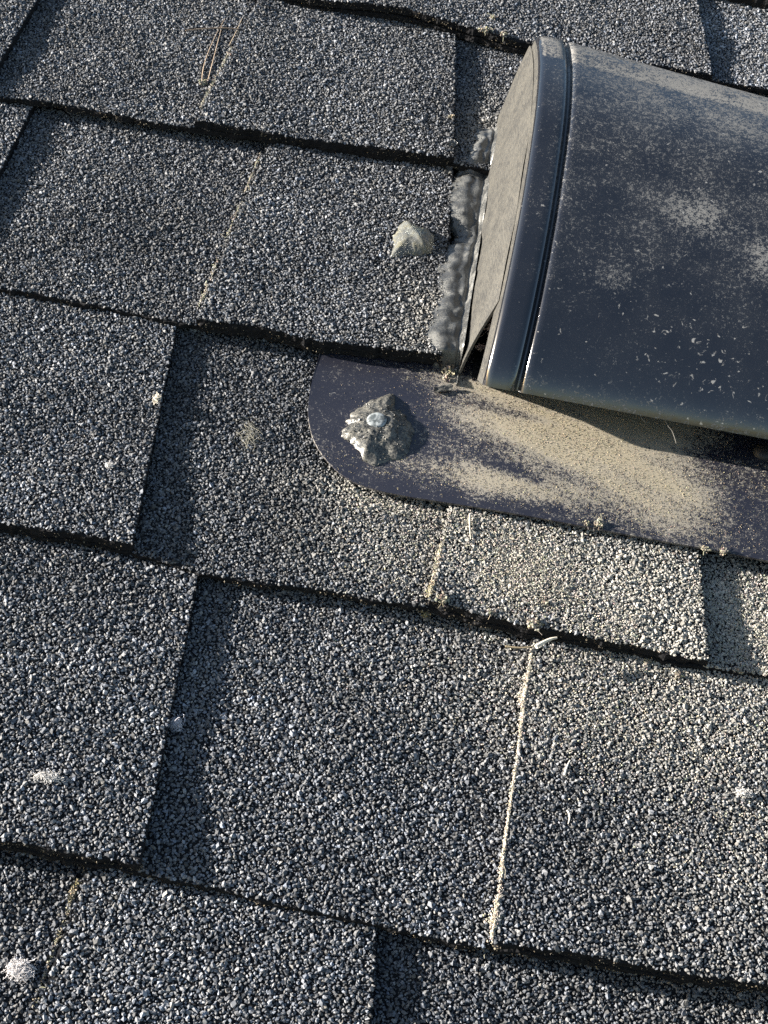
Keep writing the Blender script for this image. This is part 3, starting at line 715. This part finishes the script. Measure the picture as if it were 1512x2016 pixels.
def seam(pts, wpx, dens, label, base=(.58, .52, .43), heap=.0012, thin=.22):
    P = np.array([pt(*p) for p in pts]); L = np.r_[0, np.cumsum(np.linalg.norm(np.diff(P[:, :2], axis=0), axis=1))]
    N = int(L[-1] / .001 * dens); t_ = rng.uniform(0, L[-1], N)
    wv = wpx * (.35 + 1.1 * fbm(t_ * 60, 0, len(pts), 131))
    gap = rng.random(N) < sstep(thin, thin + .28, fbm(t_ * 90, 3.3, len(pts), 133)); t_, wv = t_[gap], wv[gap]; N = len(t_)
    off = rng.normal(0, .5, N) * wv
    u = np.interp(t_, L, P[:, 0]) + off; v = np.interp(t_, L, P[:, 1]) + rng.normal(0, .0006, N)
    zp = np.array([max(surf(a[0] + .002, a[1]), surf(a[0] - .002, a[1])) for a in P]); zb = np.interp(t_, L, zp)
    z = zb - .0004 + heap * np.exp(-(off / (wv + 1e-6)) ** 2) * rng.random(N)
    sz = rng.uniform(.00022, .00060, N)
    mb = MB(); grains(mb, np.c_[u, v, z], sz, dust_cols(N, base), 'oct', 0, .8, .8, .25)
    for q in range(int(L[-1] / .006)):
        a = rng.uniform(0, L[-1]); p0 = np.array([np.interp(a, L, P[:, 0]), np.interp(a, L, P[:, 1]), np.interp(a, L, zp) + .0006])
        d = rng.normal(0, 1, 3) * np.array([.0012, .0028, .0004]); pm = p0 + d * .5 + rng.normal(0, .0005, 3) + [0, 0, .0004]
        tube(mb, [p0, pm, p0 + d], .00011, 3, 0, dust_cols(1, base)[0])
    put('dust_seam', mb, [M_DUST], label=label, cat='dust', kind='stuff')
def lerp_pts(a, b, n): return [(a[0] + (b[0] - a[0]) * q / (n - 1), a[1] + (b[1] - a[1]) * q / (n - 1)) for q in range(n)]
seam([(1047, 1280), (1036, 1350), (1024, 1430), (1015, 1500), (1002, 1600), (992, 1680), (978, 1770), (968, 1830), (962, 1866)], .0010, 24, 'long pale line of dust along the joint in the lower shingle course')
seam([(1030, 1372), (1026, 1395), (1024, 1410)], .0016, 40, 'thick pale dust spot near the top of the long dusty joint')
seam([(976, 1800), (968, 1840), (962, 1868)], .0022, 40, 'clump of pale dust at the foot of the long dusty joint')
seam(lerp_pts((155, 1735), (62, 1990), 8), .0013, 12, 'broken tan dust line along the joint in the bottom course', (.45, .40, .30), .0012, .28)
seam([(152, 1735), (140, 1765), (132, 1790)], .0014, 30, 'tan dust clump at the top of the bottom course joint', (.42, .36, .24))
seam(lerp_pts((884, 1012), (846, 1180), 6), .0015, 15, 'pale dust line on the joint just under the flange', (.47, .42, .32), .0012, .28)
seam([(852, 1150), (846, 1185)], .0022, 36, 'yellowish dust clump at the foot of the joint under the flange', (.46, .39, .24))
seam(lerp_pts((512, 315), (392, 615), 8), .0010, 6, 'thin broken dust line on the joint left of the clear sealant lump', (.40, .37, .30), .0009, .32)
seam(lerp_pts((470, 75), (395, 226), 6), .0010, 5, 'faint dust line on the joint below the pine needles', (.40, .37, .30), .0009, .34)
def strand(name, pts, r, col, mat, lift, label, cat, group=None, taper=True, n=18, level=False):
    P = np.array([pt(*p[:2], lift) for p in pts])
    if level: P[:, 2] = P[:, 2].max(); P[:, :2] = np.array([at(*p[:2], P[0, 2]) for p in pts])
    if len(pts[0]) > 2: P[:, 2] += np.array([p[2] for p in pts])
    t_ = np.linspace(0, 1, len(P)); s_ = np.linspace(0, 1, n)
    deg = min(2, len(P) - 1)
    C = np.stack([np.polyval(np.polyfit(t_, P[:, a], deg), s_) for a in range(3)], -1)
    C[:, 2] = np.maximum(C[:, 2], np.interp(s_, t_, P[:, 2]))
    R = r * (1 - .55 * s_) if taper else np.full(n, r)
    mb = MB(); c = np.array(col)[None] * (.8 + .4 * noise(np.arange(n) * .7, 0, 0, 141))[:, None]
    tube(mb, C, R, 6, 0, np.repeat(c, 6, 0)); put(name, mb, [mat], label=label, cat=cat, group=group)
G_ = 'dry pine needles'
strand('pine_needle', [(365, 65), (405, 61), (440, 60), (470, 62)],   .00034, (.22, .165, .12), M_NEEDLE, .0016, 'brown pine needle lying across the others at the top', 'pine needle', G_, False)
strand('pine_needle', [(398, 165), (402, 130), (418, 88), (443, 40)], .00032, (.33, .25, .18), M_NEEDLE, .0012, 'long bowed tan pine needle, the outer one of the joined two', 'pine needle', G_)
strand('pine_needle', [(408, 168), (418, 128), (428, 90), (437, 55)], .00032, (.34, .26, .19), M_NEEDLE, .0012, 'straight tan pine needle, the inner one of the joined two', 'pine needle', G_)
strand('pine_needle', [(452, 92), (460, 75), (470, 56), (476, 40)], .00032, (.36, .29, .21), M_NEEDLE, .0012, 'short pale pine needle standing apart beside the joint', 'pine needle', G_)
def crumb(x, y, r, label, name='crumb', lift=.0004, mat=None, flat=.6, cat='debris', el=1.0, ang=0.0, base=None, group=None):
    p = pt(x, y, lift) if base is None else base
    mb = MB(); ca, sa = math.cos(ang), math.sin(ang)
    def turn(q): return np.stack([q[:, 0] * ca - q[:, 1] * sa, q[:, 0] * sa + q[:, 1] * ca, q[:, 2]], -1)
    if mat in (None, M_DEB, M_FIBRE):
        n = int(34 + 16 * el); q = rng.normal(0, .42, (n, 3)) * r * np.array([el, 1 / el ** .3, flat]); q[:, 2] = np.abs(q[:, 2])
        sz = r * rng.uniform(.12, .34, n)
        tone = (.62, .47, .42) if mat is M_FIBRE else (.36, .325, .26)
        grains(mb, turn(q) + p + [0, 0, r * .12], sz, dust_cols(n, tone), 'hex', 0, .9, .7, .3)
        for _ in range(7):
            d = rng.normal(0, 1, 3) * r * np.array([1.0, 1.0, .3]); c0 = p + turn(rng.normal(0, .3, (1, 3)) * r * [el, 1, .3])[0] + [0, 0, r * .3]
            tube(mb, [c0, c0 + d * .5 + rng.normal(0, .15, 3) * r, c0 + d], .00012, 3, 0, dust_cols(1, tone)[0])
        mat = M_DUST
    else:
        g_ = np.linspace(-1, 1, 11); X, Y = np.meshgrid(g_, g_); k_ = np.sqrt(1 - np.minimum(np.maximum(X ** 2, Y ** 2), .98) * .4)
        X, Y = X * k_, Y * k_; R_ = .75 + .6 * fbm(X * 1.7 + x, Y * 1.7 + y, 0, 151)
        Z = (fbm(X * 1.6, Y * 1.6, x * .1, 153) - .35) * 2.0 * flat + X ** 2 * .5 * flat
        q = turn(np.stack([X * R_ * el, Y * R_ / el ** .3, Z], -1).reshape(-1, 3) * r * .8) + p + [0, 0, r * .35]
        mb.add(q, grid_faces(11, 11), 0, (.4, .4, .4), True); mb.add(q - [0, 0, .0004], grid_faces(11, 11)[:, ::-1], 0, (.4, .4, .4), True)
    put(name, mb, [mat or M_DEB], label=label, cat=cat, group=group)
crumb(402, 166, .0024, 'pale bud at the joined base of two pine needles', el=1.3, ang=1.0)
def tuft(x, y, rx, ry, n, label, col=(.66, .64, .62), ang=0.0, up=.0014):
    c = pt(x, y, .0010); mb = MB()
    for q in range(int(n * 2.2)):
        a = rng.normal(0, .34, 2); a = np.array([a[0] * rx, a[1] * ry]); a = np.array([a[0] * math.cos(ang) - a[1] * math.sin(ang), a[0] * math.sin(ang) + a[1] * math.cos(ang)])
        p = c + np.array([a[0], a[1], abs(rng.normal(0, .5)) * up])
        d = rng.normal(0, 1, 3); d[2] *= .5; d /= np.linalg.norm(d); L = rng.uniform(.4, 1.0) * ry * .8
        bend = rng.normal(0, .8, (5, 3)) * L * .5
        P = p + d * np.linspace(-.5, .5, 5)[:, None] * L + np.cumsum(bend, 0) * .35; P[:, 2] = np.maximum(P[:, 2], c[2] - .0004)
        tube(mb, P, .00008 * rng.uniform(.7, 1.5), 3, 0, np.array(col) * rng.uniform(.8, 1.08))
    put('lint_tuft', mb, [M_FIBRE], label=label, cat='lint', group='white lint tufts')
tuft(95, 1534, .0075, .0022, 190, 'long white lint tuft low on the left edge', ang=.05)
tuft(42, 1913, .0052, .0040, 330, 'round fluffy white lint tuft in the bottom left corner', (.68, .65, .65))
tuft(346, 1428, .0034, .0030, 110, 'small greyish lint tuft in the shadow beside a tab edge', (.62, .60, .64))
tuft(1462, 1565, .0052, .0020, 120, 'short white lint tuft near the right border', ang=.05)
tuft(215, 920, .0024, .0016, 70, 'tiny white lint speck on the middle left shingle')
tuft(308, 788, .0014, .0030, 50, 'tiny pale lint caught on the tab edge beside the shadow', (.75, .70, .60))
tuft(490, 862, .0042, .0120, 26, 'thin pale smear of dried strands left of the flange', (.24, .23, .19), .1, .0005)
bpy.data.objects['lint_tuft.006'].name = 'dried_smear'; tag(bpy.data.objects['dried_smear'], cat='smear'); del bpy.data.objects['dried_smear']['group']
# strands and flakes
strand('fibre', [(926, 1012), (922, 1030), (928, 1046), (926, 1062)], .0005, (.45, .41, .33), M_FIBRE, .0012, 'pale curled strand hanging below the flange edge', 'fibre', level=True)
strand('fibre', [(1110, 1530), (1114, 1515), (1121, 1500)], .0006, (.50, .47, .42), M_FIBRE, .0014, 'short pale fibre on the shingle right of the long dusty joint', 'fibre')
strand('fibre', [(1115, 1598), (1120, 1610), (1117, 1625)], .0005, (.50, .47, .42), M_FIBRE, .0014, 'small pale hook of fibre below the short fibre', 'fibre')
strand('twig', [(1055, 1274), (1072, 1262), (1084, 1260), (1097, 1255)], .0010, (.62, .55, .45), M_FIBRE, .0022, 'short pale twig at the top of the long dusty joint', 'twig', None, level=True)
strand('twig', [(995, 1272), (1015, 1276), (1035, 1274), (1052, 1272)], .0005, (.34, .27, .17), M_FIBRE, .0018, 'thin brown twig beside the short pale one', 'twig', None, level=True)
crumb(1040, 1262, .0030, 'brown crumb between the twigs under the course edge', flat=.5)
crumb(862, 1216, .0027, 'tan crumb hanging below the course edge under the flange')
crumb(956, 1240, .0018, 'small tan crumb on the course edge right of another')
crumb(955, 62, .0030, 'pale curled flake under the shingle edge beside the vent top', el=1.5, ang=.6)
crumb(966, 66, .0020, 'brown crumb beside the curled flake near the vent top')
crumb(990, 74, .0022, 'pale pointed flake closest to the top of the vent', el=1.3, ang=1.3)
crumb(890, 288, .0030, 'pale sealant flake on the tab corner beside the vent', mat=M_SEAL, el=1.2, ang=.8)
crumb(886, 318, .0034, 'grey sealant film hanging off the tab corner', mat=M_SEAL, el=1.5, ang=1.5, flat=.4)
crumb(888, 232, .0016, 'small pale chip on the tab edge above the corner flake')
crumb(1275, 1305, .0017, 'small tan pellet under the dusty course edge', el=1.5, ang=.6)
crumb(1345, 1312, .0020, 'round tan pellet under the dusty tab corner')
crumb(1450, 1330, .0016, 'tiny tan pellet on the dusty course edge at the right')
crumb(1072, 1190, .0016, 'dusty pellet on the caked shingle')
def on_flange(x, y): 
    p = at(x, y, .007); return np.array([p[0], p[1], float(h_flange(p[0], p[1]))])
crumb(0, 0, .0034, 'grey torn scrap of sealant lying on the flange', mat=M_GRIT, el=2.0, ang=.5, flat=.5, base=on_flange(872, 765))
crumb(3, 1, .0032, 'yellow brown drip of sealant at the lower end of the bead', mat=M_DEB, el=1.5, ang=1.2, flat=.8, base=on_flange(886, 725))
crumb(5, 2, .0024, 'dark crumb below the drip at the end of the bead', mat=M_DEB, base=on_flange(879, 740))
for x, y, r_, lab in ((1150, 1046, .0018, 'tan grit clump on the flange edge, first from the joint'), (1172, 1048, .0022, 'tan grit clump on the flange edge, beside the first one'), (1382, 1098, .0019, 'tan grit clump on the flange edge above the tab corner'), (1415, 1104, .0020, 'tan grit clump on the flange edge toward the right border')):
    crumb(x, y, r_, lab, mat=M_DEB, base=on_flange(x, y), cat='grit', group='grit clumps on the flange edge')
# scrap of foam and lint in the notch of the vent
def inner(x, y, h): p = at(x, y, h); return np.array([p[0], p[1], h])
crumb(7, 3, .0042, 'pinkish foam scrap wedged in the notch of the vent', mat=M_FIBRE, el=.7, ang=.2, flat=1.4, base=inner(946, 645, .020) + np.array([.004, 0, 0]), cat='foam')
crumb(9, 4, .0022, 'pale lint hanging inside the notch of the vent', mat=M_FIBRE, el=1.7, ang=.3, base=inner(930, 682, .010) + np.array([.004, 0, 0]), cat='lint')
# curled sealant at the lip corner
crumb(11, 5, .0032, 'torn pale scrap on the lip corner of the vent hood', mat=M_DEB, el=1.9, ang=-.4, flat=.5, base=inner(978, 745, .026), cat='debris')
crumb(13, 6, .0020, 'pale crumb on the hood lip below the groove', mat=M_DEB, base=inner(1024, 752, .027), cat='debris')
for pts_, lab in (([(1256, 806), (1260, 820), (1272, 826), (1284, 820)], 'curled cobweb thread hanging from the hood lip'), ([(1304, 818), (1312, 836), (1326, 842), (1336, 862)], 'loose thread hanging under the hood lip, right of the curled one')):
    P = np.array([inner(x, y, .024) for x, y in pts_]); P[:, 2] += np.linspace(.002, -.004, 4); C = np.stack([np.interp(np.linspace(0, 3, 16), range(4), P[:, a]) for a in range(3)], -1)
    for _ in range(4): C[1:-1] = (C[:-2] + 2 * C[1:-1] + C[2:]) / 4
    mb = MB(); tube(mb, C, .00013, 4, 0, (.20, .19, .17)); put('thread', mb, [M_FIBRE], label=lab, cat='thread')
# dark rivet on the base under the hood
c = at(1502, 892, .008); mb = MB(); th = np.arange(24) * math.pi / 12
V = [np.c_[c[0] + q * np.cos(th), c[1] + q * np.sin(th), np.full(24, float(h_flange(*c)) + z)] for q, z in ((.0048, 0), (.0046, .0016), (.0036, .0028), (.0018, .0034), (.0002, .0036))]
i = np.arange(24); mb.add(np.concatenate(V), np.concatenate([np.stack([a * 24 + i, a * 24 + (i + 1) % 24, (a + 1) * 24 + (i + 1) % 24, (a + 1) * 24 + i], -1) for a in range(4)]), 0, (.1, .1, .1), True)
o = put('rivet', mb, [M_INNER]); o.parent = VENT; o.matrix_parent_inverse = VENT.matrix_world.inverted()
# drop helper keys
for o in bpy.data.objects:
    if '_o' in o: del o['_o']
